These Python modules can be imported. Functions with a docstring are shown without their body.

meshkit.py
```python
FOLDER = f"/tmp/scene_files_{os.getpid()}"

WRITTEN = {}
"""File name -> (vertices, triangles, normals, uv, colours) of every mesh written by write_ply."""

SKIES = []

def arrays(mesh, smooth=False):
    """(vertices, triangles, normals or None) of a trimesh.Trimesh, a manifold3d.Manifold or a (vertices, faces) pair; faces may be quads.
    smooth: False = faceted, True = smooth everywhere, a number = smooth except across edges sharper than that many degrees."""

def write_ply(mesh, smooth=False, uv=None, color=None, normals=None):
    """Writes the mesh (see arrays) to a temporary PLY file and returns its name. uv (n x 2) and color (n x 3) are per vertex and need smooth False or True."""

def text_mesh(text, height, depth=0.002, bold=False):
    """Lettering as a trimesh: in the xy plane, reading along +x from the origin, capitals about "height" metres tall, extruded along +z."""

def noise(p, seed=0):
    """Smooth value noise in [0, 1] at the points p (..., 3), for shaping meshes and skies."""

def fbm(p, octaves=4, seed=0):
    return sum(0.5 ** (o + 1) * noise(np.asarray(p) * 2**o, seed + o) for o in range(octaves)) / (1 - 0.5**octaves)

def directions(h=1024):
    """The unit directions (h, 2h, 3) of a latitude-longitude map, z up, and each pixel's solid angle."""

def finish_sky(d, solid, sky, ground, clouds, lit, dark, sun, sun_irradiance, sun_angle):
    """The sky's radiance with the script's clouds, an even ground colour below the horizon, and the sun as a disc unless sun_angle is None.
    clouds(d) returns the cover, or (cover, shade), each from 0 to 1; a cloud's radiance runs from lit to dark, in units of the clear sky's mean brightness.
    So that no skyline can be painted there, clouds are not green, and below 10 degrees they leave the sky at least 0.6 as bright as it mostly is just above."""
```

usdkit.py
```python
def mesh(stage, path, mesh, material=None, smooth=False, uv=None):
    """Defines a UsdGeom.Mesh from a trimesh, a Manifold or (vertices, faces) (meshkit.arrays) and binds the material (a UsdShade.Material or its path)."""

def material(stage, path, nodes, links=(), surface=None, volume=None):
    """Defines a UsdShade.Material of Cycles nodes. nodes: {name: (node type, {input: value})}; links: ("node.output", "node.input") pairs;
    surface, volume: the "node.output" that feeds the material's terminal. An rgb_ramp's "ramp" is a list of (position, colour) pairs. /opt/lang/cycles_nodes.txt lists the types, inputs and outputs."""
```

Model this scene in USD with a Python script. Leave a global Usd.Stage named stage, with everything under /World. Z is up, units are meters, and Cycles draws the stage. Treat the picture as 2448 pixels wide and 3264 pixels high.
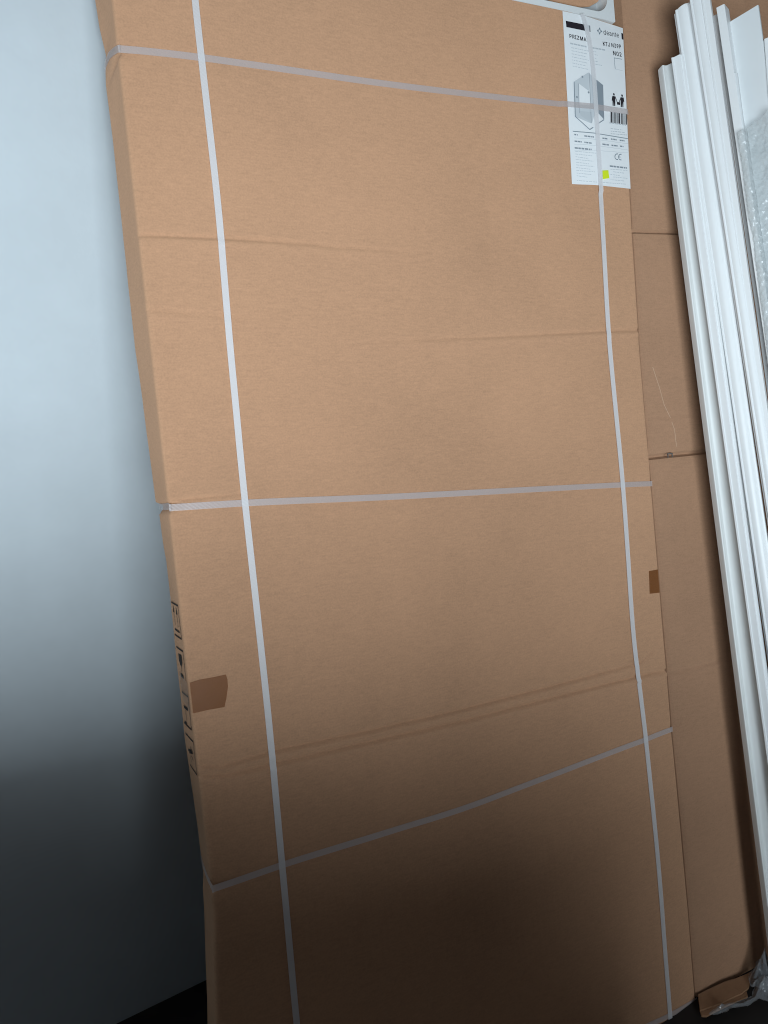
import math, numpy as np, trimesh, shapely.geometry as sg, meshkit, usdkit
from pxr import Usd, UsdGeom, UsdLux, UsdShade, Gf, Sdf

stage = Usd.Stage.CreateInMemory()
UsdGeom.SetStageUpAxis(stage, UsdGeom.Tokens.z)
UsdGeom.SetStageMetersPerUnit(stage, 1.0)
UsdGeom.Xform.Define(stage, '/World')
RNG = np.random.default_rng(7)

# ------------------------------------------------------------------ camera
FOC = 2503.546                                   # pixels of a 2448 x 3264 frame
CAM = np.array([-0.2143, -0.9490, 1.3650])
LEAN = math.radians(11.0)                        # the cartons lean back on the wall
RC = np.array([[0.897143502, -0.0975253192, 0.430839122],
               [-0.108470366, -0.994099325, 0.000844005],
               [0.428214569, -0.0474904711, -0.902428356]])
AX = np.array([[1, 0, 0], [0, math.sin(LEAN), -math.cos(LEAN)], [0, math.cos(LEAN), math.sin(LEAN)]])
RW = AX @ RC.T                                   # columns: right, down, forward
TC = np.array([-0.208281466, 1.12727738, 1.22239940])
CAM = AX @ (-RC.T @ TC)
cam = UsdGeom.Camera.Define(stage, '/World/camera')
cam.CreateHorizontalApertureAttr(36.0); cam.CreateVerticalApertureAttr(48.0)
cam.CreateFocalLengthAttr(36.0 * FOC / 2448)
cam.CreateClippingRangeAttr(Gf.Vec2f(0.05, 100))
r, u_, b = RW[:, 0], -RW[:, 1], -RW[:, 2]
cam.AddTransformOp().Set(Gf.Matrix4d(*r, 0, *u_, 0, *b, 0, *CAM, 1))
cam.CreateExposureAttr(0.0)

# ------------------------------------------------------------------ light: unseen window behind the camera, placed to light the cartons; even room ambient
WIN_C, WIN_W, WIN_H, WIN_I = (-0.42, -1.95, 0.95), 1.6, 0.9, 19.0
win = UsdLux.RectLight.Define(stage, '/World/unseen_window_light')
win.CreateWidthAttr(WIN_W); win.CreateHeightAttr(WIN_H); win.CreateIntensityAttr(WIN_I)
win.CreateColorAttr(Gf.Vec3f(0.80, 0.92, 1.0))
win.AddTranslateOp().Set(Gf.Vec3d(*WIN_C)); win.AddRotateZOp().Set(-8.0); win.AddRotateXOp().Set(90.0)
dome = UsdLux.DomeLight.Define(stage, '/World/room_light')
m = usdkit.material(stage, '/World/Looks/room_air', {'b': ('background_shader', {'color': (0.92, 0.94, 1.0), 'strength': 0.068})}, surface='b.background')
UsdShade.MaterialBindingAPI.Apply(dome.GetPrim()).Bind(m)

# ------------------------------------------------------------------ helpers
used = {}
def numbered(parent, name):
    k = used.get((parent, name), 0); used[(parent, name)] = k + 1
    return name if k == 0 else f'{name}_{k:03d}'
def keys(p, **kw):
    for k, v in kw.items():
        if v: p.SetCustomDataByKey(k, v)
    return p
def thing(name, label, category, group=None):
    path = '/World/' + numbered('/World', name)
    p = UsdGeom.Xform.Define(stage, path).GetPrim()
    return keys(p, label=label, category=category, group=group)
def obj(name, mesh, mat, parent=None, smooth=False, **kw):
    par = '/World' if parent is None else str(parent.GetPath())
    p = usdkit.mesh(stage, par + '/' + numbered(par, name), mesh, LOOK[mat], smooth=smooth).GetPrim()
    return keys(p, **kw)
def ray(px):
    px = np.atleast_2d(np.asarray(px, float))
    return np.c_[(px - [1224, 1632]) / FOC, np.ones(len(px))] @ RW.T
def hit(px, P, N):
    d = ray(px); return CAM + d * (((np.asarray(P, float) - CAM) @ N) / (d @ N))[:, None]
def W(C):                                        # carton coordinates (across, up, out) -> world
    return np.asarray(C, float) @ AX.T
def smoothstep(x, a, b2):
    t = np.clip((x - a) / (b2 - a), 0, 1); return t * t * (3 - 2 * t)
CW, CH, CT = 0.957, 1.994, 0.115                 # the tall carton's width, height and depth
def bulge(u, v):
    p = np.stack([u * 2.4 + 3.1, v * 2.0 + 1.7, np.full_like(u, 0.4)], -1)
    d = (meshkit.fbm(p, 3, 3) - 0.5) * 0.007
    p2 = np.stack([u * 9.0, v * 7.0, np.full_like(u, 2.4)], -1)
    d += (meshkit.fbm(p2, 2, 9) - 0.5) * 0.0016
    d -= np.clip(u - 0.874, 0, 1) * 0.12 * smoothstep(u, 0.870, 0.885)    # bent back along the right strap
    d += 0.002 * np.sin(np.clip(u / CW, 0, 1) * np.pi)
    return d * smoothstep(np.minimum(u, 3), -0.001, 0.03)
def face(px, n=None):                             # measured point of the photograph -> carton face coordinates (u, v)
    d = ray(px) @ AX; o = CAM @ AX; nn = np.zeros(len(d)) if n is None else np.full(len(d), n)
    for _ in range(6 if n is None else 1):
        q = o + d * ((nn - o[2]) / d[:, 2])[:, None]
        if n is None: nn = bulge(np.clip(q[:, 0], 0, 0.98), q[:, 1])
    return q[:, :2]
def side(px):                                    # -> left side of the tall carton (n, v)
    h = hit(px, [0, 0, 0], AX @ [1.0, 0, 0]) @ AX
    return h[:, [2, 1]]
def cat(ms): return trimesh.util.concatenate(ms)
def tm(v, f): return trimesh.Trimesh(np.asarray(v, float), np.asarray(f, int), process=False)
def grid_faces(nr, nc, wrap=False):
    i, j = np.meshgrid(np.arange(nr - 1), np.arange(nc if wrap else nc - 1), indexing='ij')
    a, b2 = i * nc + j, i * nc + (j + 1) % nc
    c, d = a + nc, b2 + nc
    return np.vstack([np.stack([a, b2, d], -1).reshape(-1, 3), np.stack([a, d, c], -1).reshape(-1, 3)])
def poly_dist(u, v, pts):
    """distance to a polyline, signed (+ above it), and how far along it"""
    best = np.full(u.shape, 9.0); sgn = np.ones(u.shape); along = np.zeros(u.shape)
    pts = np.asarray(pts, float); L = np.r_[0, np.cumsum(np.linalg.norm(np.diff(pts, axis=0), axis=1))]
    for k in range(len(pts) - 1):
        a, d = pts[k], pts[k + 1] - pts[k]
        t = np.clip(((u - a[0]) * d[0] + (v - a[1]) * d[1]) / (d @ d), 0, 1)
        dx, dy = u - a[0] - t * d[0], v - a[1] - t * d[1]
        q = np.hypot(dx, dy); ok = q < best
        best = np.where(ok, q, best); sgn = np.where(ok, np.sign(d[0] * dy - d[1] * dx), sgn)
        along = np.where(ok, L[k] + t * (L[k + 1] - L[k]), along)
    return best, sgn, along / L[-1]

# ------------------------------------------------------------------ materials
LOOK = {}
def look(name, nodes, links=(), surface='p.BSDF'):
    LOOK[name] = usdkit.material(stage, '/World/Looks/' + name, nodes, links, surface=surface)
def cardboard(name, col, tone=0.09, rough=0.85):
    a = np.array(col)
    look(name, {
        'tc': ('texture_coordinate', {}),
        'blotch': ('noise_texture', {'scale': 3.0, 'detail': 4.0, 'roughness': 0.6}),
        'fm': ('mapping', {'scale': (60.0, 60.0, 300.0)}),
        'fibre': ('noise_texture', {'scale': 1.0, 'detail': 4.0, 'roughness': 0.7}),
        'speck': ('noise_texture', {'scale': 380.0, 'detail': 2.0}),
        's1': ('math', {'math_type': 'add'}), 's2': ('math', {'math_type': 'multiply_add', 'value2': 1.0}), 's3': ('math', {'math_type': 'multiply', 'value2': 0.3333}),
        'rm': ('rgb_ramp', {'ramp': [(0.33, tuple(a * (1 - 1.5 * tone))), (0.5, tuple(a)), (0.67, tuple(np.minimum(a * (1 + 1.3 * tone), 1)))]}),
        'wave': ('wave_texture', {'scale': 26.0, 'bands_direction': 'x', 'distortion': 0.5, 'detail': 1.0, 'detail_scale': 0.5}),
        'b': ('bump', {'strength': 0.10, 'distance': 0.0005}),
        'b2': ('bump', {'strength': 0.16, 'distance': 0.0005}),
        'p': ('principled_bsdf', {'roughness': rough, 'specular_ior_level': 0.25, 'diffuse_roughness': 0.6})},
        [('tc.object', 'blotch.vector'), ('tc.object', 'fm.vector'), ('fm.vector', 'fibre.vector'), ('tc.object', 'speck.vector'),
         ('blotch.fac', 's1.value1'), ('fibre.fac', 's1.value2'), ('s1.value', 's2.value1'), ('speck.fac', 's2.value3'), ('s2.value', 's3.value1'), ('s3.value', 'rm.fac'),
         ('tc.object', 'wave.vector'), ('wave.fac', 'b.height'), ('fibre.fac', 'b2.height'), ('b.normal', 'b2.normal'),
         ('rm.color', 'p.base_color'), ('b2.normal', 'p.normal')])
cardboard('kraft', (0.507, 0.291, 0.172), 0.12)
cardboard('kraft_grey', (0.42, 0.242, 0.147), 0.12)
cardboard('kraft_dark', (0.33, 0.18, 0.10))
def plain(name, col, rough=0.6, spec=0.4, bump=0.0, scale=200.0, var=0.05, detail=3.0, **kw):
    a = np.array(col)
    look(name, {'tc': ('texture_coordinate', {}), 'n': ('noise_texture', {'scale': scale, 'detail': detail}), 'n2': ('noise_texture', {'scale': 4.0, 'detail': 5.0, 'roughness': 0.65}),
                'rm': ('rgb_ramp', {'ramp': [(0.3, tuple(a * (1 - var))), (0.7, tuple(np.minimum(a * (1 + var), 1)))]}),
                'b': ('bump', {'strength': bump, 'distance': 0.001}), 'p': ('principled_bsdf', {'roughness': rough, 'specular_ior_level': spec, **kw})},
         [('tc.object', 'n.vector'), ('tc.object', 'n2.vector'), ('n2.fac', 'rm.fac'), ('rm.color', 'p.base_color'), ('n.fac', 'b.height'), ('b.normal', 'p.normal')])
plain('wall_paint', (0.54, 0.59, 0.62), 0.9, 0.2, 0.22, 90.0, 0.05)
plain('floor_dark', (0.020, 0.017, 0.016), 0.7, 0.3, 0.3, 60.0, 0.3)
plain('white_pvc', (0.84, 0.86, 0.865), 0.38, 0.4, 0.02, 60.0, 0.02)
plain('white_pvc_worn', (0.78, 0.80, 0.79), 0.45, 0.4, 0.03, 60.0, 0.05)
plain('panel_white', (0.74, 0.77, 0.78), 0.5, 0.35, 0.03, 90.0, 0.02)
plain('paper', (0.86, 0.88, 0.89), 0.6, 0.3, 0.03, 120.0, 0.01)
plain('ink', (0.022, 0.018, 0.024), 0.6, 0.3, var=0.0)
plain('ink_worn', (0.045, 0.035, 0.030), 0.8, 0.2, var=0.25)
plain('ink_grey', (0.28, 0.32, 0.36), 0.6, 0.3, var=0.0)
plain('ink_pale', (0.55, 0.59, 0.62), 0.6, 0.3, var=0.0)
plain('ink_mist', (0.60, 0.64, 0.67), 0.6, 0.3, var=0.0)
plain('ink_slate', (0.24, 0.29, 0.33), 0.6, 0.3, var=0.0)
plain('yellow_dot', (0.72, 0.86, 0.02), 0.6, 0.3, var=0.0)
plain('tray_white', (0.78, 0.80, 0.80), 0.4, 0.4, 0.02, 60.0, 0.02)
plain('tray_grey', (0.42, 0.44, 0.45), 0.5, 0.4, 0.05, 30.0, 0.1)
plain('slit', (0.10, 0.06, 0.04), 0.9, 0.1, var=0.1)
def strapping(name, col, through, rough=0.32):
    look(name, {'tc': ('texture_coordinate', {}), 'w': ('wave_texture', {'scale': 90.0, 'bands_direction': 'diagonal', 'distortion': 0.3}),
                'b': ('bump', {'strength': 0.25, 'distance': 0.0004}), 'p': ('principled_bsdf', {'base_color': col, 'roughness': rough, 'specular_ior_level': 0.55}),
                't': ('transparent_bsdf', {'color': (0.98, 0.97, 0.97)}), 'mx': ('mix_closure', {'fac': through})},
         [('tc.object', 'w.vector'), ('w.fac', 'b.height'), ('b.normal', 'p.normal'), ('p.BSDF', 'mx.closure1'), ('t.BSDF', 'mx.closure2')], 'mx.closure')
strapping('strap_white', (0.92, 0.92, 0.935), 0.52)
strapping('strap_clear', (0.74, 0.68, 0.67), 0.68)
def film(name, col, through, rough, scale, strength):
    look(name, {'tc': ('texture_coordinate', {}), 'v': ('voronoi_texture', {'scale': scale}), 'n': ('noise_texture', {'scale': scale * 0.35, 'detail': 4.0}),
                'ad': ('math', {'math_type': 'add'}), 'b': ('bump', {'strength': strength, 'distance': 0.006}),
                'p': ('principled_bsdf', {'base_color': col, 'roughness': rough, 'specular_ior_level': 0.8}), 't': ('transparent_bsdf', {'color': (0.93, 0.95, 0.95)}), 'mx': ('mix_closure', {'fac': through})},
         [('tc.object', 'v.vector'), ('tc.object', 'n.vector'), ('v.distance', 'ad.value1'), ('n.fac', 'ad.value2'), ('ad.value', 'b.height'), ('b.normal', 'p.normal'), ('p.BSDF', 'mx.closure1'), ('t.BSDF', 'mx.closure2')], 'mx.closure')
film('bubble_film', (0.70, 0.73, 0.74), 0.58, 0.16, 95.0, 0.5)
film('thin_film', (0.42, 0.43, 0.45), 0.60, 0.15, 60.0, 0.7)
look('brown_tape', {'tc': ('texture_coordinate', {}), 'n': ('noise_texture', {'scale': 45.0, 'detail': 3.0}), 'b': ('bump', {'strength': 0.25, 'distance': 0.001}),
                    'p': ('principled_bsdf', {'base_color': (0.25, 0.097, 0.03), 'roughness': 0.42, 'specular_ior_level': 0.35}), 't': ('transparent_bsdf', {'color': (0.85, 0.62, 0.42)}), 'mx': ('mix_closure', {'fac': 0.3})},
     [('tc.object', 'n.vector'), ('n.fac', 'b.height'), ('b.normal', 'p.normal'), ('p.BSDF', 'mx.closure1'), ('t.BSDF', 'mx.closure2')], 'mx.closure')
look('clear_tape', {'p': ('principled_bsdf', {'base_color': (0.55, 0.5, 0.45), 'roughness': 0.22, 'specular_ior_level': 0.7}), 't': ('transparent_bsdf', {'color': (0.93, 0.91, 0.89)}), 'mx': ('mix_closure', {'fac': 0.82})},
     [('p.BSDF', 'mx.closure1'), ('t.BSDF', 'mx.closure2')], 'mx.closure')

# ------------------------------------------------------------------ setting
G0, G1 = np.array([-0.1318, 0.5010]), np.array([0.0550, 0.5280])       # foot of the wall, measured
gd = (G1 - G0) / np.linalg.norm(G1 - G0); gn = np.array([gd[1], -gd[0]])  # along it, towards the room
def wall_box(a, b2, thick, z1):
    p = [G0 + gd * a, G0 + gd * b2, G0 + gd * b2 - gn * thick, G0 + gd * a - gn * thick]
    return trimesh.creation.extrude_polygon(sg.Polygon(p), z1, engine='earcut')
obj('wall', wall_box(-2.6, 3.4, 0.15, 2.9), 'wall_paint', kind='structure')
fl = trimesh.creation.box([6.4, 6.4, 0.1]); fl.apply_translation([0.4, -1.6, -0.05])
obj('floor', fl, 'floor_dark', kind='structure')
BLOCKER = [(-1.7, -0.42, 0.93), (-0.34, -0.55, 0.93), (-0.20, -0.76, 0.96), (-0.12, -0.97, 1.005), (-0.08, -0.975, 1.0), (0.10, -0.98, 0.92), (0.40, -0.985, 0.86), (0.56, -0.99, 0.55)]      # unseen light blocker: x, y, height of its top
def blocker_mesh(pts, t=0.05):
    ms = []
    for (x0, y0, h0), (x1, y1, h1) in zip(pts[:-1], pts[1:]):
        d = np.array([x1 - x0, y1 - y0]); n = np.array([-d[1], d[0]]) / np.linalg.norm(d) * t / 2
        v = [(x + s_ * n[0], y + s_ * n[1], z) for x, y, h in ((x0, y0, h0), (x1, y1, h1)) for s_ in (-1, 1) for z in (0, h)]
        ms.append(trimesh.convex.convex_hull(np.array(v)))
    return cat(ms)
obj('unseen_light_blocker', blocker_mesh(BLOCKER), 'wall_paint', kind='structure')  # out of view behind the camera, shaped to shade the lower carton and wall

# ------------------------------------------------------------------ the tall strapped carton
CWV = face([(1986, 20), (1998, 200), (2014, 602), (2044, 1106), (2081, 1541), (2147, 2322), (2200, 2900), (2222, 3180)], -0.0085)[::-1, ::-1]
def cw(v): return np.interp(v, CWV[:, 0], CWV[:, 1])
S_H = [[(360, 153), (375, 155), (630, 180), (1226, 268), (1810, 335), (1999, 358)],
       [(546, 1618), (552, 1618), (782, 1602), (1226, 1585), (1985, 1545), (2082, 1541)],
       [(684, 2832), (690, 2830), (900, 2755), (1476, 2580), (2058, 2355), (2148, 2322)],
       [(1700, 3445), (2083, 3256), (2223, 3184)]]
S_H = [face(s) for s in S_H]
S_H[3] = np.vstack([[0.0, 0.012], S_H[3][1:]])
for s in S_H: s[0, 0] = 0.0; s[-1, 0] = cw(s[-1, 1])
S_V = [np.vstack([face([(600, -220)]), face([(620, 0), (700, 700), (723, 1003), (782, 1623), (848, 2213), (900, 2774), (945, 3264)]), [[0.107, 0.0]]]),
       np.vstack([[[0.868, CH]], face([(1872, 62), (1881, 123), (1886, 181), (1891, 257), (1901, 428), (1912, 590), (1937, 1062), (1985, 1549), (2020, 2066), (2058, 2355), (2100, 2780), (2137, 3264)])])]
S_V[0][0, 1] = CH; S_V[1][-1, 1] = 0.0
D2 = 1.4756                                                            # overview measurements -> photograph pixels
CREASES = [(face(np.array([(303, 506), (480, 512), (690, 527), (705, 531), (800, 537), (920, 548)]) * D2), 0.0036, 0.0042, (1, 1, 0.8, 0.5, 0.15)),
           (face(np.array([(760, 741), (900, 733), (1100, 725), (1388, 712)]) * D2), 0.0030, 0.0040, (0.1, 0.7, 1, 1)),
           (face(np.array([(318, 668), (420, 676), (600, 690)]) * D2), 0.0025, 0.004, (1, 0.7, 0)),
           (face(np.array([(437, 1655), (480, 1655), (600, 1621), (800, 1579), (1000, 1533), (1200, 1481), (1385, 1430), (1412, 1404)]) * D2), 0.0055, 0.0036, (0.6, 1, 1, 1, 0.9, 0.2)),
           (face(np.array([(437, 1676), (500, 1672), (700, 1625), (1000, 1558), (1240, 1496), (1385, 1460), (1445, 1448)]) * D2), 0.0050, 0.0036, (0.6, 1, 1, 1, 1)),
           (face(np.array([(395, 1079), (470, 1071), (560, 1064)]) * D2), 0.0028, 0.003, (1, 0.7, 0)),
           (face(np.array([(474, 1668), (480, 1720), (488, 1800)]) * D2), 0.003, 0.005, (1, 0.7, 0))]

def sv(u, v): return bulge(np.atleast_1d(np.asarray(u, float)), np.atleast_1d(np.asarray(v, float)))
def surf(u, v):
    """how far the carton's face stands out at (u, v)"""
    d = bulge(u, v)
    for pts, dep, wid, fade in CREASES:
        q, s, al = poly_dist(u, v, pts)
        k = np.interp(al, np.linspace(0, 1, len(fade)), fade) * np.where((al <= 0.0) | (al >= 1.0), np.exp(-(q / 0.01) ** 2), 1.0)
        d = d - k * dep * np.exp(-(q / wid) ** 2) + k * 0.45 * dep * np.exp(-((q * s + 2.1 * wid) / (1.2 * wid)) ** 2)
    for s in S_H[:3]:
        q, _, al = poly_dist(u, v, s)
        d = d - 0.0016 * np.exp(-(q / 0.012) ** 2) - 0.005 * np.exp(-(q / 0.010) ** 2) * np.exp(-(u / 0.03) ** 2)
    for s in S_V:
        q, _, al = poly_dist(u, v, s)
        d = d - 0.0014 * np.exp(-(q / 0.011) ** 2)
    q, _, _ = poly_dist(u, v, [(0.868, CH + 0.01), (0.868, CH - 0.03)])
    return d - 0.006 * np.exp(-(q / 0.012) ** 2)

SIL = [(290, -160), (303, 0), (318, 90), (338, 176), (336, 215), (338, 270), (357, 420), (387, 700), (430, 1100), (470, 1400), (497, 1600), (520, 1610), (521, 1622), (509, 1640), (512, 1665), (520, 1730), (530, 1790), (558, 2060), (576, 2230), (588, 2350), (606, 2480), (630, 2640), (648, 2785), (646, 2830), (650, 2890), (662, 3264), (668, 3420)]
sil = (hit(SIL, AX @ [0, 0, -CT], AX @ [0, 0, 1.0]) @ AX)[:, :2]
sil = sil[np.argsort(sil[:, 1])]
def side_u(v, n):
    """where the left side stands at height v and depth n (0 at the front edge, -CT at the back)"""
    ub = np.interp(v, sil[:, 1], sil[:, 0]) + 0.0016 * (meshkit.fbm(np.stack([v * 9, v * 0, v * 0], -1), 3, 5) - 0.5)
    t = np.clip(-n / CT, 0, 1)
    pinch = sum(0.006 * np.exp(-((v - s[0, 1]) / 0.007) ** 2) for s in S_H[:3])
    edge = np.interp(v, [0, 0.35, 0.52], [-0.022, -0.015, 0.0])          # the foot of the front edge has spread outwards
    return ub * t ** 1.5 + edge * (1 - t ** 1.5) + pinch * (1 - t)

def carton_body():
    nv, nu, ns = 620, 170, 12
    vs = np.unique(np.r_[np.linspace(0, CH, nv), np.arange(0.705, 0.785, 0.0011), np.arange(1.365, 1.405, 0.0010), np.arange(1.525, 1.56, 0.0010), np.arange(1.105, 1.16, 0.0012)].round(5)); nv = len(vs)
    rad = 0.0035
    prof = []                                                           # (kind, u, n) round the section, starting at the left front
    uu = np.r_[np.linspace(rad, CW - rad, nu)]
    rows = []
    for v in [vs]:
        V, U = np.meshgrid(vs, uu, indexing='ij')
        lu = side_u(vs, np.zeros_like(vs))
        U = U + (1 - smoothstep(U, 0.0, 0.06)) * lu[:, None] + smoothstep(U, 0.80, CW) * (cw(vs) - CW)[:, None]
        N = surf(U, V)
        N[:, 0] -= 0.0008; N[:, -1] -= 0.0012
        front = np.stack([U, V, N], -1)
        nr = N[:, -1]
        right = np.stack([np.stack([cw(vs), vs, nr - rad], -1), np.stack([cw(vs), vs, np.full(nv, -CT * 0.5)], -1), np.stack([cw(vs), vs, np.full(nv, -CT)], -1)], 1)
        bl = side_u(vs, np.full(nv, -CT))
        left = []
        for t in np.linspace(1, 0.035, ns):
            n = np.full(nv, -CT * t); left.append(np.stack([side_u(vs, n), vs, n + N[:, 0] * (1 - t)], -1))
        left = np.stack(left, 1)
        ring = np.concatenate([front, right, left], 1)
    nc = ring.shape[1]
    P = ring.reshape(-1, 3); F = grid_faces(nv, nc, True)
    c0, c1 = len(P), len(P) + 1
    P = np.vstack([P, ring[0].mean(0), ring[-1].mean(0)])
    j = np.arange(nc); k = (j + 1) % nc
    F = np.vstack([F, np.stack([k, j, np.full(nc, c0)], 1), np.stack([j + (nv - 1) * nc, k + (nv - 1) * nc, np.full(nc, c1)], 1)])
    return tm(W(P), F)
carton = thing('tall_carton', 'tall brown carton in white strapping with a printed white label at its top right corner', 'carton')
obj('body', carton_body(), 'kraft', carton, smooth=38)

def ribbon(path, half, lift, thick=0.0007, step=0.006, across=5):
    """strapping laid over the carton face along (u, v) points"""
    path = np.asarray(path, float); L = np.r_[0, np.cumsum(np.linalg.norm(np.diff(path, axis=0), axis=1))]
    s = np.linspace(0, L[-1], int(L[-1] / step) + 2)
    c = np.stack([np.interp(s, L, path[:, 0]), np.interp(s, L, path[:, 1])], 1)
    from scipy.ndimage import gaussian_filter1d
    sg_ = min(9, len(c) / 12); kk = int(4 * sg_) + 1; kk = min(kk, len(c) - 1)
    ext = np.vstack([2 * c[0] - c[kk:0:-1], c, 2 * c[-1] - c[-2:-kk - 2:-1]]); c = gaussian_filter1d(ext, sg_, axis=0)[kk:kk + len(c)]
    t = np.gradient(c, axis=0); t /= np.linalg.norm(t, axis=1, keepdims=True); nn = np.stack([-t[:, 1], t[:, 0]], 1)
    base = bulge(c[:, 0], c[:, 1]) - 0.0010
    base = np.maximum(base, surf(c[:, 0], c[:, 1]) + 0.0002)
    on_label = (c[:, 0] > 0.80) & (c[:, 1] > 1.66)
    base = np.where(on_label, np.maximum(base, bulge(c[:, 0], c[:, 1]) + 0.0012), base)
    top = [np.c_[c + nn * half * a, base + lift + thick] for a in np.linspace(-1, 1, across)]
    bot = [np.c_[c + nn * half * a, base + lift] for a in np.linspace(1, -1, across)]
    ring = np.stack(top + bot, 1)
    P = ring.reshape(-1, 3); nc = ring.shape[1]
    F = grid_faces(len(c), nc, True)
    e = np.arange(nc)
    cap = lambda o, fl_: np.stack([np.full(nc - 2, o), o + e[1:-1], o + e[2:]], 1)[:, ::(1 if fl_ else -1)]
    return tm(W(P), np.vstack([F, cap(0, False), cap((len(c) - 1) * nc, True)])), base
def side_strap(pts, half, lift=0.0012):
    """the strap's short run over the left side: (n, v) points"""
    pts = np.asarray(pts, float); s = np.linspace(0, 1, 24); k = np.linspace(0, 1, len(pts))
    n, v = np.interp(s, k, pts[:, 0]), np.interp(s, k, pts[:, 1])
    u = np.minimum(side_u(v, n), side_u(v + half, n)) - lift
    ring = np.stack([np.stack([u, v - half, n], -1), np.stack([u, v + half, n], -1), np.stack([u + 0.0007, v + half, n], -1), np.stack([u + 0.0007, v - half, n], -1)], 1)
    return tm(W(ring.reshape(-1, 3)), grid_faces(24, 4, True))
SIDE_S = [side([(368, 160), (352, 178), (342, 205), (338, 222)]), side([(545, 1614), (534, 1614), (522, 1616)]), side([(686, 2832), (670, 2812), (658, 2797), (650, 2785)])]
for i, s in enumerate(S_H):
    rb, _ = ribbon(s, 0.0052, 0.0006)
    pieces = [rb]
    if i < 3:
        q = SIDE_S[i].copy(); q[0] = (0.002, s[0, 1]); q[:, 0] = np.minimum(q[:, 0], 0.002); q = np.vstack([q, [-CT + 0.002, q[-1, 1] - (0.004 if i == 0 else 0)]])
        q = q[np.argsort(-q[:, 0])]
        pieces.append(side_strap(q, 0.0052))
    obj('strap', cat(pieces), 'strap_clear', carton, smooth=30, label='greyish see-through cross strap')
for s in S_V:
    rb, _ = ribbon(s, 0.0052, 0.0020)
    obj('strap', rb, 'strap_white', carton, smooth=30, label='white upright strap')

def lay(poly, lift, maxe=0.02):
    """a flat shape given in carton face coordinates, laid on the face"""
    ms = []
    for g in getattr(poly, 'geoms', [poly]):
        v, f = trimesh.creation.triangulate_polygon(g, engine='earcut')
        v = np.asarray(v, float)
        if max(g.bounds[2] - g.bounds[0], g.bounds[3] - g.bounds[1]) > maxe:
            v, f = trimesh.remesh.subdivide_to_size(np.c_[v, np.zeros(len(v))], f, maxe, max_iter=12); v = v[:, :2]
        ms.append(tm(W(np.c_[v, sv(v[:, 0], v[:, 1]) + lift]), f))
    m = cat(ms)
    # face outwards
    nrm = m.face_normals.sum(0)
    if nrm @ (AX @ [0, 0, 1.0]) < 0: m.invert()
    return m
# the printed label; photograph crops: k1 -> whole upper part, k2 -> lower part
k1 = lambda *p: face([(1760 + x / 5.53, y / 5.53) for x, y in p])
k2 = lambda *p: face([(1760 + x / 5.53, 340 + y / 5.53) for x, y in p])
LAB = np.vstack([k1((178, 182), (1248, 425)), k2((1420, 1456), (346, 1366))])
LAB[:, 1] = np.minimum(LAB[:, 1], CH - 0.001)
LAB[1:3, 0] = np.minimum(LAB[1:3, 0], cw(LAB[1:3, 1]) - 0.001)
label = obj('shipping_label', lay(sg.Polygon(LAB), 0.0006, 0.012), 'paper', carton, smooth=True)
INK = 0.0011
def poly(ps): return sg.Polygon(ps)
def stroke(ps, w): return sg.LineString(ps).buffer(w / 2, cap_style=2, join_style=2)
def ink(name, shapes, mat, lift=INK, maxe=0.012):
    clip = sg.Polygon(LAB).buffer(-0.0008); shapes = [q for q in (s.buffer(0).intersection(clip) for s in shapes) if q.area > 1e-8]
    obj(name, cat([lay(s, lift, maxe) for s in shapes]), mat, label)
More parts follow.
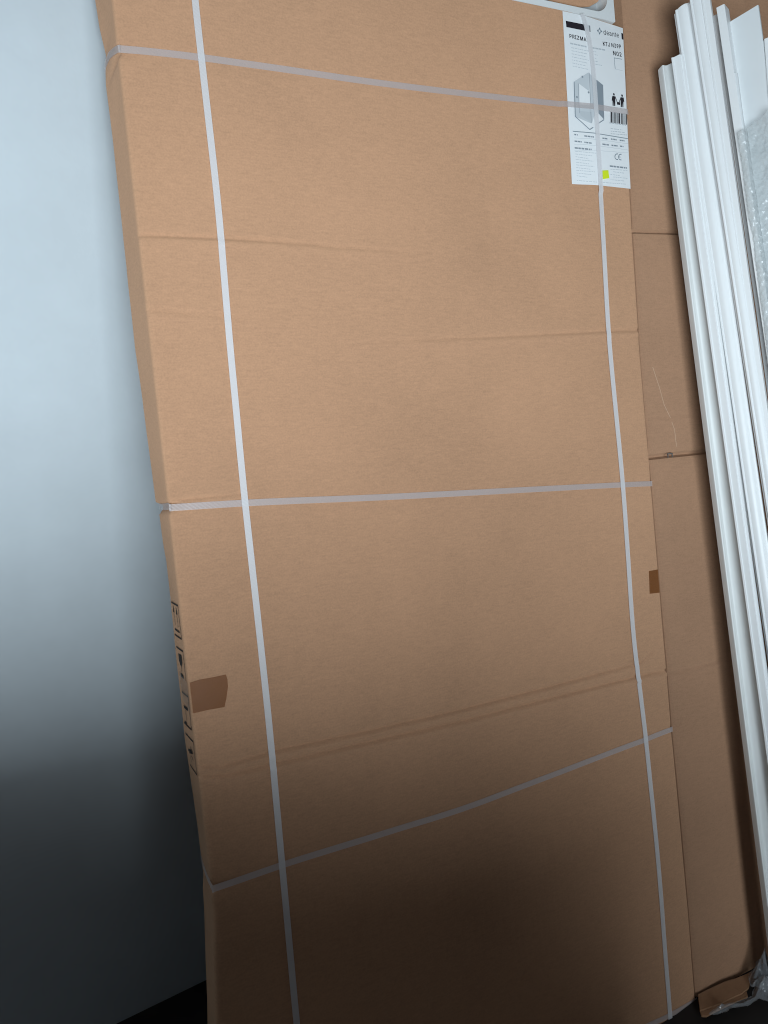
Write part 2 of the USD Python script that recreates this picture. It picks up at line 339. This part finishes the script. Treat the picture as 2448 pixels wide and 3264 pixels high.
def text(name, s, p0, p1, ptop, mat='ink', bold=True, k=k1):
    a, b2, c = k(p0, p1, ptop)
    t = meshkit.text_mesh(s, 0.05, 0.001, bold=bold)
    t = tm(t.vertices, t.faces[(np.abs(t.face_normals[:, 2]) > 0.9) & (t.triangles_center[:, 2] > 0.0005)]); t.merge_vertices()
    glyphs = list(t.split(only_watertight=False, repair=False))
    for q in glyphs:                                                   # a little more air between the letters
        xm = q.bounds[:, 0].mean(); q.vertices[:, 0] = xm + (q.vertices[:, 0] - xm) * 0.88
    t = cat(glyphs)
    v = np.array(t.vertices); x0, x1 = v[:, 0].min(), v[:, 0].max()
    e, h = (b2 - a) / (x1 - x0), (c - a) / 0.05
    h = h - (e / np.linalg.norm(e)) * (h @ (e / np.linalg.norm(e)))
    q = a + (v[:, :1] - x0) * e + v[:, 1:2] * h
    f = t.faces
    m = tm(W(np.c_[q, sv(q[:, 0], q[:, 1]) + INK]), f); m.remove_unreferenced_vertices()
    if m.face_normals.sum(0) @ (AX @ [0, 0, 1.0]) < 0: m.invert()
    obj(name, m, mat, label)
ink('printed_bar', [poly(k1((235, 372), (565, 438), (572, 548), (245, 482)))], 'ink')
ink('printed_bar', [poly(k1((568, 438), (650, 455), (655, 562), (575, 548)))], 'ink_pale')
ink('printed_bar', [poly(k1((648, 455), (662, 458), (668, 572), (655, 568)))], 'ink')
ink('printed_bar', [poly(k1((1212, 586), (1256, 596), (1264, 708), (1222, 697)))], 'ink')
text('brand_lettering', 'deante', (905, 612), (1172, 668), (897, 524), bold=False)
# diamond emblem of small lozenges
cx, cy = 830, 552
loz = lambda x, y, r_: poly(k1((x, y - r_ * 1.45), (x + r_, y + r_ * .15), (x, y + r_ * 1.45), (x - r_, y - r_ * .15)))
ring_ = loz(cx, cy, 34).difference(loz(cx, cy, 21))
ink('emblem', [ring_] + [loz(cx + a, cy + b3, 13) for a, b3 in ((0, -44), (0, 46), (-34, -6), (34, 6))], 'ink_slate')
text('product_lettering', 'PRIZMA', (302, 672), (598, 738), (298, 604))
text('code_lettering', 'KTJ N39P', (895, 808), (1212, 862), (893, 740))
text('code_lettering', 'N02', (1072, 975), (1220, 1005), (1068, 902))
ink('printed_frame', [stroke(k1((1225, 1050), (1088, 1026), (1105, 1222)), 0.0011)], 'ink_slate')
ink('printed_frame', [stroke(k1((1105, 1222), (1235, 1250)), 0.0006)], 'ink_pale')
# rows of fine print too small to read
def fine(rows, k, mat, h=0.0013, seed=1):
    g = np.random.default_rng(seed); out = []
    for (x0, y0, x1, y1) in rows:
        x = x0
        while x < x1 - 8:
            w_ = min(g.uniform(18, 60), x1 - x); ya = y0 + (y1 - y0) * (x - x0) / (x1 - x0); yb = y0 + (y1 - y0) * (x + w_ - x0) / (x1 - x0)
            out.append(stroke(k((x, ya), (x + w_, yb)), h)); x += w_ + g.uniform(7, 14)
    return out
rows = [(312, 770, 600, 830), (685, 845, 940, 890)]
for r3 in rows: ink('fine_print', fine([r3], k1, 'x', 0.0028, 4), 'ink_pale')
rows = [(330 + i * 4, 845 + i * 54, 640 - (i % 3) * 30, 845 + i * 54 + 62 - (i % 3) * 6) for i in range(7)] + [(690, 905 + i * 57, 770 + (i % 2) * 25, 922 + i * 57) for i in range(4)] + [(700, 1125, 875, 1160)]
ink('fine_print', fine(rows, k1, 'x', 0.0013, 5), 'ink_mist')
# drawing of the shower cubicle
ink('cubicle_drawing', [poly(k1((375, 1445), (632, 1282), (640, 1292), (640, 1640), (680, 2180), (400, 2060)))], 'ink_mist', INK)
ink('cubicle_drawing', [poly(k1((465, 1480), (650, 1620), (665, 1860), (470, 1850)))], 'paper', INK + 0.0003)
ink('cubicle_drawing', [poly(k1((735, 1385), (885, 1508), (905, 2110), (770, 1960)))], 'ink_grey', INK + 0.0003)
ink('cubicle_drawing', [poly(k1((640, 1290), (735, 1385), (760, 1960), (690, 2190)))], 'ink_mist', INK + 0.0001)
ink('cubicle_drawing', [poly(np.vstack([k1((470, 1960), (690, 1985)), k2((690, 300), (500, 165))]))], 'ink_pale', INK + 0.0004)
ink('cubicle_drawing', [stroke(np.vstack([k1((378, 1450), (400, 2060)), k2((655, 410), (715, 370))]), 0.0017), stroke(k2((795, 310), (905, 235)), 0.0016)], 'ink_slate', INK + 0.0005)
ink('cubicle_drawing', [stroke(k1((905, 2110), (885, 1508), (735, 1385)), 0.0008), stroke(k1((455, 1480), (470, 2000)), 0.0008), stroke(k1((645, 1290), (680, 2170)), 0.0008), sg.Point(*k1((525, 1362))[0]).buffer(0.002), sg.Point(*k1((632, 1635))[0]).buffer(0.002), sg.Point(*k1((428, 1718))[0]).buffer(0.002)], 'ink_grey', INK + 0.0005)
# two people carrying a load
def man(x, y, sgn):
    return [sg.Point(*k1((x, y + 18))[0]).buffer(0.0024), poly(k1((x - 26, y + 45), (x + 26, y + 52), (x + 22, y + 225), (x + 6, y + 222), (x, y + 140), (x - 4, y + 222), (x - 22, y + 218))),
            stroke(k1((x - sgn * 24, y + 55), (x - sgn * 32, y + 130)), 0.0016), stroke(k1((x + sgn * 22, y + 55), (x + sgn * 56, y + 150)), 0.0016)]
ink('carry_symbol', man(1082, 1650, 1) + man(1226, 1672, -1) + [poly(k1((1138, 1800), (1190, 1810), (1188, 1856), (1138, 1848)))], 'ink')
bars = []; g = np.random.default_rng(11); x = 1020
while x < 1322:
    w_ = g.choice([5, 9, 16]); a = (x - 1020) * 0.135
    bars.append(poly(k2((x, 95 + a), (x + w_, 96 + a), (x + w_ - 1, 285 + a), (x - 1, 284 + a)))); x += w_ + g.choice([7, 11, 15])
ink('barcode', bars, 'ink')
ink('fine_print', fine([(1000, 290, 1310, 335)], k2, 'x', 0.0016, 6) + fine([(1025, 390 + i * 45, 1230 + i * 45, 415 + i * 45) for i in range(3)], k2, 'x', 0.0014, 7), 'ink_pale')
ink('printed_rule', [stroke(k2((358, 438), (1370, 575)), 0.0015)], 'ink_slate')
ink('printed_rule', [stroke(k2((375, 555), (1375, 665)), 0.0006), stroke(k2((385, 665), (1378, 775)), 0.0006), stroke(k2((385, 770), (1330, 820)), 0.0005)], 'ink_pale')
ink('fine_print', fine([(385, 495, 445, 502), (560, 520, 740, 540), (880, 560, 975, 572), (1030, 575, 1135, 588), (1185, 597, 1268, 606), (390, 612, 515, 625), (562, 632, 690, 648), (880, 665, 995, 680), (1040, 685, 1155, 697), (1190, 700, 1250, 707)], k2, 'x', 0.0026, 8), 'ink_grey')
for r3 in [(392, 730, 690, 760), (1010, 1050, 1312, 1085)]: ink('fine_print', fine([r3], k2, 'x', 0.003, 9), 'ink_grey')
ink('fine_print', fine([(400 + i * 3, 790 + i * 48, 770 - (i * 71) % 160, 825 + i * 48 - (i * 71) % 14) for i in range(10)] + [(430, 1305, 790, 1335), (885, 1340, 1300, 1370)] + [(1020 + (i % 2) * 50, 1105 + i * 46, 1320 - (i % 3) * 60, 1130 + i * 46) for i in range(5)], k2, 'x', 0.0012, 10), 'ink_mist')
def arc(cx_, cy_, rx, ry, a0, a1): return [(cx_ + rx * math.cos(math.radians(q)), cy_ + ry * math.sin(math.radians(q))) for q in np.linspace(a0, a1, 14)]
ink('ce_mark', [stroke(k2(*arc(1142, 886, 42, 50, 75, 285)), 0.0017), stroke(k2(*arc(1206, 892, 42, 50, 80, 285)), 0.0017), stroke(k2((1166, 890), (1196, 893)), 0.0016)], 'ink_slate')
ink('yellow_sticker', [poly(k2((872, 1132), (978, 1128), (992, 1270), (880, 1285)))], 'yellow_dot', INK + 0.0012)

# brown tape patches
k7 = lambda *p: face([(480 + x / 3.403, 1850 + y / 3.403) for x, y in p])
s7 = lambda *p: side([(480 + x / 3.403, 1850 + y / 3.403) for x, y in p])
t1 = k7((412, 1112), (530, 1075), (680, 1050), (815, 1020), (832, 1075), (838, 1150), (820, 1280), (800, 1372), (640, 1400), (440, 1446)); t1[0, 0] = t1[-1, 0] = 0.0015
obj('tape_patch', lay(poly(t1), 0.0010, 0.012), 'brown_tape', carton, smooth=True)
k5 = lambda *p: face([(1900 + x / 2.765, 1500 + y / 2.765) for x, y in p])
t2 = k5((464, 886), (569, 866), (580, 1070), (470, 1086)); t2[1:3, 0] = np.minimum(t2[1:3, 0], CW)
obj('tape_patch', lay(poly(t2), 0.0010, 0.012), 'brown_tape', carton, smooth=True)
def lay_side(poly_, lift, name, mat):
    ms = []
    for g_ in getattr(poly_, 'geoms', [poly_]):
        v, f = trimesh.creation.triangulate_polygon(g_, engine='earcut'); v = np.asarray(v, float)
        v, f = trimesh.remesh.subdivide_to_size(np.c_[v, np.zeros(len(v))], f, 0.02, max_iter=12)
        ms.append(tm(W(np.c_[side_u(v[:, 1], v[:, 0]) - lift, v[:, 1], v[:, 0]]), f))
    m_ = cat(ms)
    if m_.face_normals[:, 0].sum() > 0: m_.invert()
    obj(name, m_, mat, carton)
tv = s7((300, 1090), (400, 1110), (440, 1440), (330, 1250))
lay_side(sg.Polygon([(-0.004, t1[0, 1]), (-0.004, t1[-1, 1]), (-0.075, t1[-1, 1] + 0.006), (-0.082, t1[0, 1] + 0.004)]), 0.0016, 'tape_patch', 'clear_tape')
# handling symbols on the narrow side
def sym(frame, shapes):
    fr = s7(*frame)
    lay_side(stroke(fr, 0.0026), 0.0009, 'handling_symbol_frame', 'ink_worn')
    for sh in shapes: lay_side(sh, 0.0009, 'handling_symbol', 'ink_worn')
def arrow(a, b2):
    a, b2 = s7(a)[0], s7(b2)[0]
    return sg.MultiPolygon([stroke([b2, a], 0.0026), poly([(a[0], a[1] + 0.012), (a[0] - 0.006, a[1] - 0.002), (a[0] + 0.006, a[1] - 0.002)])])
sym(((196, 238), (297, 275), (338, 636), (238, 590)), [arrow((232, 335), (252, 485)), arrow((279, 360), (296, 510)), poly(s7((241, 520), (310, 552), (316, 575), (246, 540)))])
sym(((258, 722), (352, 770), (388, 1090)), [poly(s7((287, 793), (332, 812), (342, 900), (330, 940), (312, 915), (296, 870))), stroke(s7((328, 935), (334, 1030)), 0.003), stroke(s7((315, 1022), (355, 1052)), 0.006)])
sym(((325, 1210), (410, 1262), (446, 1618), (345, 1545)), [poly(s7((345, 1355), (400, 1380), (408, 1420), (375, 1402), (350, 1385))), stroke(s7((372, 1405), (384, 1520)), 0.003), stroke(s7((355, 1540), (385, 1550)), 0.004)])
sym(((362, 1660), (465, 1750), (507, 2108), (410, 2000)), [stroke(s7((395, 1840), (440, 1850), (432, 1800)), 0.004), stroke(s7((410, 1865), (455, 1870), (445, 1830)), 0.004), stroke(s7((425, 1900), (440, 1975)), 0.0026), stroke(s7((440, 1900), (462, 1950)), 0.0026)])

# ------------------------------------------------------------------ second carton, beside it
B0, B1, BH, BN = 0.9580, 1.345, 2.30, -0.0105
k4 = lambda *p: face([(1900 + x / 2.765, 700 + y / 2.765) for x, y in p], BN)
kb = lambda *p: face([(1900 + x / 2.765, 1500 + y / 2.765) for x, y in p], BN)
SL1 = face([(2026, 736), (2140, 735)], BN); SL1 = np.array([[B0 - .01, SL1[0, 1]], [B1 + .01, SL1[1, 1]]])
SL2 = k4((480, 2098), (640, 2075), (935, 2050)); SL2 = np.vstack([[B0 - .01, SL2[0, 1]], SL2[1:], [B1 + .01, SL2[-1, 1]]])
CR2 = [(k4((240, 1775), (500, 1750), (820, 1710)), 0.0012, 0.004), (kb((440, 1822), (600, 1800), (800, 1750), (1090, 1672)), 0.0020, 0.0045),
       (kb((400, 1615), (530, 1575), (620, 1560)), 0.002, 0.004), (kb((620, 825), (800, 800), (900, 780)), 0.0008, 0.004)]
def carton2_surf(u, v):
    p = np.stack([u * 2.6 + 9.1, v * 2.2 + 4.7, np.full_like(u, 1.4)], -1)
    d = (meshkit.fbm(p, 3, 13) - 0.5) * 0.008
    for pts, dep, wid in CR2:
        q, s, al = poly_dist(u, v, pts)
        d = d - dep * np.exp(-(q / wid) ** 2) + 0.4 * dep * np.exp(-((q * s + 2 * wid) / wid) ** 2)
    for pts in (SL1, SL2):
        q, s, al = poly_dist(u, v, pts)
        wd_ = 0.0026 if pts is SL1 else 0.0040
        d = d - 0.012 * np.exp(-(q / wd_) ** 4) - (0.0015 if pts is SL1 else 0.004) * np.exp(-(q / 0.013) ** 2)
    return d
def slab(u0, u1, v0, v1, n0, thick, fn, nu, nv, rad=0.003, left=None):
    vs = np.linspace(v0, v1, nv); uu = np.linspace(u0, u1, nu)
    V, U = np.meshgrid(vs, uu, indexing='ij')
    e0 = left(vs) if left else np.full(nv, u0); U = e0[:, None] + (U - u0) / (u1 - u0) * (u1 - e0)[:, None]; N = n0 + fn(U, V)
    N[:, 0] -= rad; N[:, -1] -= rad
    back = np.stack([np.stack([np.full(nv, u1), vs, np.full(nv, n0 - thick)], -1), np.stack([e0, vs, np.full(nv, n0 - thick)], -1)], 1)
    ring = np.concatenate([np.stack([U, V, N], -1), back], 1); nc = ring.shape[1]
    P = np.vstack([ring.reshape(-1, 3), ring[0].mean(0), ring[-1].mean(0)]); j = np.arange(nc); k = (j + 1) % nc; e = nv * nc
    F = np.vstack([grid_faces(nv, nc, True), np.stack([k, j, np.full(nc, e)], 1), np.stack([j + (nv - 1) * nc, k + (nv - 1) * nc, np.full(nc, e + 1)], 1)])
    return tm(W(P), F)
c2 = thing('back_carton', 'plain brown carton between the strapped carton and the white mouldings, taller than both', 'carton')
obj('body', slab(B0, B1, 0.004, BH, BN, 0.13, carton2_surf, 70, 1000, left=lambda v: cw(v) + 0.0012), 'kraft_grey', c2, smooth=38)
def on2(ps, lift): return np.c_[ps, BN + carton2_surf(ps[:, 0], ps[:, 1]) + lift]
# a scuffed line, a staple in the lower flap seam
sc = k4((500, 1300), (560, 1480), (600, 1630), (655, 1740), (690, 1850), (710, 2000))
g_ = stroke(sc, 0.0014); v_, f_ = trimesh.creation.triangulate_polygon(g_, engine='earcut')
mm = tm(W(np.c_[v_, BN + carton2_surf(v_[:, 0], v_[:, 1]) + 0.0006]), f_)
if mm.face_normals.sum(0) @ (AX @ [0, 0, 1.0]) < 0: mm.invert()
cardboard('kraft_scuffed', (0.58, 0.40, 0.28))
obj('scuff', mm, 'kraft_scuffed', c2)
st = k4((648, 2080))[0]
pieces = []
for (x, y, w_, h_) in ((0, 0.004, 0.014, 0.0022), (-0.006, 0, 0.0022, 0.008), (0.006, 0, 0.0022, 0.008)):
    q = trimesh.creation.box([w_, h_, 0.0015]); q.apply_translation([st[0] + x, st[1] + y, BN + 0.001]); q.vertices = W(q.vertices); pieces.append(q)
plain('steel', (0.35, 0.34, 0.33), 0.35, 0.5, var=0.05, metallic=0.8)
obj('staple', cat(pieces), 'steel', c2)
# third carton in the corner
c3 = thing('corner_carton', 'brown carton in the corner behind the white board at the top right', 'carton')
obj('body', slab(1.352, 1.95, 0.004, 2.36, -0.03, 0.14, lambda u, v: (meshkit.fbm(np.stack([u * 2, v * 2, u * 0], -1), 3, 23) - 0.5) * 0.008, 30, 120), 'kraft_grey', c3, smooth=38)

# ------------------------------------------------------------------ white tray lying on top of the strapped carton
def cbox(u0, u1, v0, v1, n0, n1):
    q = trimesh.creation.box([u1 - u0, v1 - v0, n1 - n0]); q.apply_translation([(u0 + u1) / 2, (v0 + v1) / 2, (n0 + n1) / 2]); return q
def tray():
    t = thing('white_tray', 'white rimmed tray standing on the top edge of the strapped carton behind its label', 'tray')
    u0, u1, v0, v1 = 0.60, 0.956, 1.9965, 2.30
    outer = sg.box(u0, v0, u1, v1); inner = sg.box(u0 + .012, v0 + .013, u1 - .016, v1 - .012).buffer(-0.03).buffer(0.03)
    rim = trimesh.creation.extrude_polygon(outer.difference(inner), 0.035, engine='earcut'); rim.apply_translation([0, 0, -0.038]); rim.vertices = W(rim.vertices)
    obj('rim', rim, 'tray_white', t, smooth=30)
    bk = trimesh.creation.extrude_polygon(inner.buffer(0.004), 0.003, engine='earcut'); bk.apply_translation([0, 0, -0.0375]); bk.vertices = W(bk.vertices)
    obj('back_panel', bk, 'tray_grey', t)
    pts = face([(1650, -60), (1700, -22), (1759, 3), (1800, 14), (1845, 22), (1880, 20), (1905, 6), (1915, -30)], -0.025)
    dsc = trimesh.creation.extrude_polygon(sg.Polygon(np.vstack([pts, [[0.90, 2.27], [0.70, 2.27]]])).buffer(-0.008).buffer(0.008), 0.004, engine='earcut')
    dsc.apply_translation([0, 0, -0.027]); dsc.vertices = W(dsc.vertices)
    obj('cardboard_disc', dsc, 'kraft', t)
tray()

# ------------------------------------------------------------------ bundle of white mouldings leaning in the corner
T0 = hit([(2099, 225)], AX @ [0, 0, 0.022], AX @ [0, 0, 1.0])[0]
Bt = hit([(2457, 3185)], [0, 0, 0], np.array([0, 0, 1.0]))[0]
a0 = (T0 - Bt) / np.linalg.norm(T0 - Bt)
psi = math.radians(24); w0 = np.array([math.sin(psi), -math.cos(psi), 0]); w0 -= a0 * (a0 @ w0); w0 /= np.linalg.norm(w0)
n0 = np.cross(a0, w0); n0 = n0 if n0[0] < 0 else -n0
def moulding(name, label, category, top, low, section, off=0.0, mat='white_pvc', slope=0.0, group='white mouldings leaning in the corner', bow=0.0, floor_z=0.0, seg=24):
    """a long profile whose left edge runs through two measured points, standing on the floor"""
    Tt, Lo = hit([top, low], T0 + n0 * off, n0)
    a = (Tt - Lo) / np.linalg.norm(Tt - Lo)
    bot = Tt - a * ((Tt[2] - floor_z) / a[2]) + a * 0.004
    w = w0 - a * (a @ w0); w /= np.linalg.norm(w); n = np.cross(a, w); n = n if n @ n0 > 0 else -n
    L = np.linalg.norm(Tt - bot); sec = np.asarray(section, float)
    zs = np.linspace(0, L, seg)
    ring = []
    for i, z in enumerate(zs):
        extra = sec[:, :1] * slope if i == seg - 1 else 0.0 * sec[:, :1]
        b4 = bow * math.sin(math.pi * z / L)
        ring.append(bot + a * z + a * extra + sec[:, :1] * w + (sec[:, 1:] + b4) * n)
    ring = np.array(ring); nc = len(sec)
    P = ring.reshape(-1, 3); F = grid_faces(seg, nc, True)
    v2, f2 = trimesh.creation.triangulate_polygon(sg.Polygon(sec), engine='earcut')
    from scipy.spatial import cKDTree
    idx = cKDTree(sec).query(v2)[1]; f2 = idx[f2]
    mesh = tm(P, np.vstack([F, f2, (f2 + (seg - 1) * nc)[:, ::-1]])); trimesh.repair.fix_normals(mesh)
    return obj(name, mesh, mat, None, 35, label=label, category=category, group=group)
def curve(pts, k=5):
    pts = np.asarray(pts, float); t = np.arange(len(pts)); tt = np.linspace(0, len(pts) - 1, (len(pts) - 1) * k + 1)
    from scipy.interpolate import PchipInterpolator
    return np.c_[PchipInterpolator(t, pts[:, 0])(tt), PchipInterpolator(t, pts[:, 1])(tt)].tolist()
M = 'moulding'
moulding('channel_profile', 'white channel profile with a hollow face, shortest and leftmost of the mouldings', M, (2099, 225), (2309, 1898),
         [(0, 0), (0.000, 0.003), (0.010, 0.011), (0.0125, 0.012), (0.0140, 0.011), (0.0152, 0.006)] + curve([(0.0165, 0.003), (0.022, 0.001), (0.034, 0.0006), (0.046, 0.002)]) + [(0.052, 0.010), (0.054, 0.010), (0.054, 0.0)], 0.0, 'white_pvc_worn', slope=0.1)
moulding('trim_strip', 'narrow white trim strip with a small lip, resting on the channel profile', M, (2145, 190), (2324, 1500),
         [(0, 0), (0, 0.009), (0.0005, 0.0098), (0.0035, 0.0098), (0.004, 0.0085), (0.005, 0.008), (0.0155, 0.0085), (0.0165, 0.0075), (0.0165, 0.005), (0.021, 0.0045), (0.021, 0)], 0.0125, slope=0.0)
cyma = lambda wd: [(0, 0), (0, 0.007), (0.0045, 0.0075), (0.005, 0.0150), (0.0058, 0.0158), (0.0078, 0.0155), (0.0086, 0.0138)] + curve([(0.0095, 0.0140), (wd * .52, 0.0150), (wd * .74, 0.0125), (wd * .9, 0.0065), (wd * 0.985, 0.0050)]) + [(wd, 0.0045), (wd, 0)]
moulding('cornice_moulding', 'white ridged moulding with slanted top, first of three beside the trim strip', M, (2153, 50), (2363, 1500), cyma(0.031), 0.0, slope=0.28)
moulding('cornice_moulding', 'white ridged moulding with a curved face, middle of three alike', M, (2199, 18), (2283 + 50, 900), cyma(0.0285), 0.002, slope=0.3)
moulding('cornice_moulding', 'white flat faced moulding running out of the top of the picture', M, (2231, -60), (2366, 900),
         [(0, 0), (0, 0.010), (0.0015, 0.012), (0.004, 0.012), (0.005, 0.0105), (0.0140, 0.0100), (0.0150, 0.0095), (0.0150, 0.0)], 0.002)
moulding('square_strip', 'white square edged strip to the left of the white board', M, (2268, 45), (2392, 900),
         [(0, -0.014), (0, -0.010), (0.0125, -0.010), (0.013, 0.0135), (0.014, 0.0142), (0.0265, 0.0142), (0.0275, 0.0135), (0.0275, -0.014)], -0.004)
moulding('thin_strip', 'thin white strip standing in front of the white board, its lower part under bubble wrap', M, (2336, 240), (2366, 480),
         [(0, 0), (0, 0.005), (0.001, 0.006), (0.008, 0.006), (0.009, 0.005), (0.009, 0.0)], 0.002, mat='panel_white')
moulding('edge_strip', 'white ridged strip cut off by the right edge of the picture', M, (2425, 138), (2450, 480),
         [(0, 0), (0, 0.006), (0.008, 0.007), (0.009, 0.012), (0.014, 0.0125), (0.018, 0.009), (0.04, 0.008), (0.04, 0.0)], -0.022)
moulding('white_board', 'smooth white board with a slanted top corner among the mouldings', 'board', (2290, 98), (2400, 900),
         [(0, 0), (0, 0.006), (0.001, 0.007), (0.073, 0.007), (0.074, 0.006), (0.074, 0.0)], -0.020, mat='panel_white', slope=0.12, group=None)

# bubble wrap round the lower part of the board and the thin strip
def bubble_wrap():
    tp, lo = hit([(2376, 398), (2442, 880)], T0 + n0 * 0.008, n0)
    a = (tp - lo) / np.linalg.norm(tp - lo); L = tp[2] / a[2] - 0.01
    w = w0 - a * (a @ w0); w /= np.linalg.norm(w); n = np.cross(a, w); n = n if n @ n0 > 0 else -n
    nz, nw = 420, 70
    # section: a loose tube edge on the left, then a sheet lying over the board
    s = np.linspace(0, 1, nw)
    ang = np.clip(s / 0.42, 0, 1) * 1.75 * np.pi
    sx = np.where(s < 0.42, -0.006 - 0.0085 * np.cos(ang) , 0.0 + (s - 0.42) / 0.58 * 0.085)
    sy = np.where(s < 0.42, 0.002 + 0.008 * np.sin(ang), -0.001 + 0.0 * s)
    Z, S = np.meshgrid(np.linspace(0, 1, nz), np.arange(nw), indexing='ij')
    d = (Z * L)
    X = sx[None, :] + 0 * Z; Y = sy[None, :] + 0 * Z
    arcl = np.cumsum(np.r_[0, np.hypot(np.diff(sx), np.diff(sy))])[None, :] + 0 * Z
    r_ = 0.0052; gx = arcl / (2 * r_); gy = d / (1.8 * r_); row = np.floor(gy)
    fx = (gx + 0.5 * (row % 2)) % 1 - 0.5; fy = gy - row - 0.5
    dome = np.sqrt(np.clip(1 - (fx ** 2 + fy ** 2) / 0.2, 0, 1)) * 0.0022
    wr = (meshkit.fbm(np.stack([arcl * 30, d * 14, 0 * d], -1), 3, 31) - 0.5) * 0.014
    h = dome + wr
    topcut = np.clip((meshkit.noise(np.stack([arcl * 40, 0 * d, 0 * d], -1), 3) - 0.5) * 0.03, -1, 1)
    top0 = tp - a * 0
    P = top0 - a * (d - topcut * np.exp(-d / 0.03))[..., None] + X[..., None] * w + (Y + h)[..., None] * n
    m_ = tm(P.reshape(-1, 3), grid_faces(nz, nw))
    if m_.face_normals.sum(0) @ n0 < 0: m_.invert()
    obj('bubble_wrap', m_, 'bubble_film', None, True, label='crinkled clear bubble wrap over the lower part of the white board', category='bubble wrap')
bubble_wrap()

# ------------------------------------------------------------------ scraps on the floor at the foot of the mouldings
k8 = lambda *p: [(2200 + x / 3.923, 2700 + y / 3.923) for x, y in p]
def floor_pt(ps, z=0.0): return hit(k8(*ps), [0, 0, z], np.array([0, 0, 1.0]))
def offcut(name, label, pts, z, thick, mat):
    q = floor_pt(pts, z)[:, :2]
    m_ = trimesh.creation.extrude_polygon(sg.Polygon(q), thick, engine='earcut'); m_.apply_translation([0, 0, z])
    m_ = m_.subdivide().subdivide(); m_.vertices[:, 2] += 0.012 * (meshkit.fbm(m_.vertices * [14, 14, 0], 2, 5))
    obj(name, m_, mat, None, label=label, category='cardboard scrap')
offcut('cardboard_offcut', 'folded brown cardboard strip lying at the foot of the back carton', [(95, 1885), (420, 1750), (700, 1640), (770, 1600), (730, 1800), (640, 1900), (400, 2010), (120, 2090)], 0.006, 0.006, 'kraft_dark')
offcut('cardboard_offcut', 'thin brown cardboard strip in front of the folded one on the dark floor', [(120, 2085), (420, 1965), (700, 1860), (715, 1930), (420, 2060), (200, 2160), (140, 2150)], 0.004, 0.004, 'kraft_dark')
def crumpled(name, label, pts, h, seed, mat, n=70):
    q = floor_pt(pts)[:, :2]; pg = sg.Polygon(q); x0, y0, x1, y1 = pg.bounds
    X, Y = np.meshgrid(np.linspace(x0, x1, n), np.linspace(y0, y1, n), indexing='ij')
    import shapely
    ins = shapely.contains_xy(pg, X.ravel(), Y.ravel()).reshape(n, n)
    dist = np.array([pg.exterior.distance(sg.Point(a, b4)) for a, b4 in zip(X.ravel(), Y.ravel())]).reshape(n, n)
    P3 = np.stack([X * 22, Y * 22, 0 * X + seed], -1); ridg = 1 - np.abs(2 * meshkit.fbm(P3, 4, seed) - 1)
    Zz = h * (ridg ** 2.2) * np.clip(dist / 0.03, 0.1, 1) + 0.02
    X2 = X + 0.02 * (meshkit.noise(P3 * 1.7, seed + 3) - .5); Y2 = Y + 0.02 * (meshkit.noise(P3 * 1.7, seed + 4) - .5)
    F = grid_faces(n, n); ok = ins.ravel()[F].all(1)
    m_ = tm(np.stack([X2, Y2, Zz], -1).reshape(-1, 3), F[ok]); m_.remove_unreferenced_vertices()
    if m_.face_normals[:, 2].sum() < 0: m_.invert()
    obj(name, m_, mat, None, 40, label=label, category='plastic film')
crumpled('plastic_film', 'crumpled clear plastic film on the floor in the bottom right corner', [(230, 2180), (420, 2060), (700, 1960), (760, 1800), (980, 1780), (1200, 1900), (1150, 2060), (760, 2030), (560, 2110), (480, 2200), (280, 2215)], 0.05, 3, 'thin_film')
crumpled('plastic_film', 'bunched up clear plastic film against the foot of the back carton', [(700, 1760), (790, 1560), (880, 1500), (1050, 1560), (1060, 1900), (760, 1900)], 0.10, 9, 'thin_film')
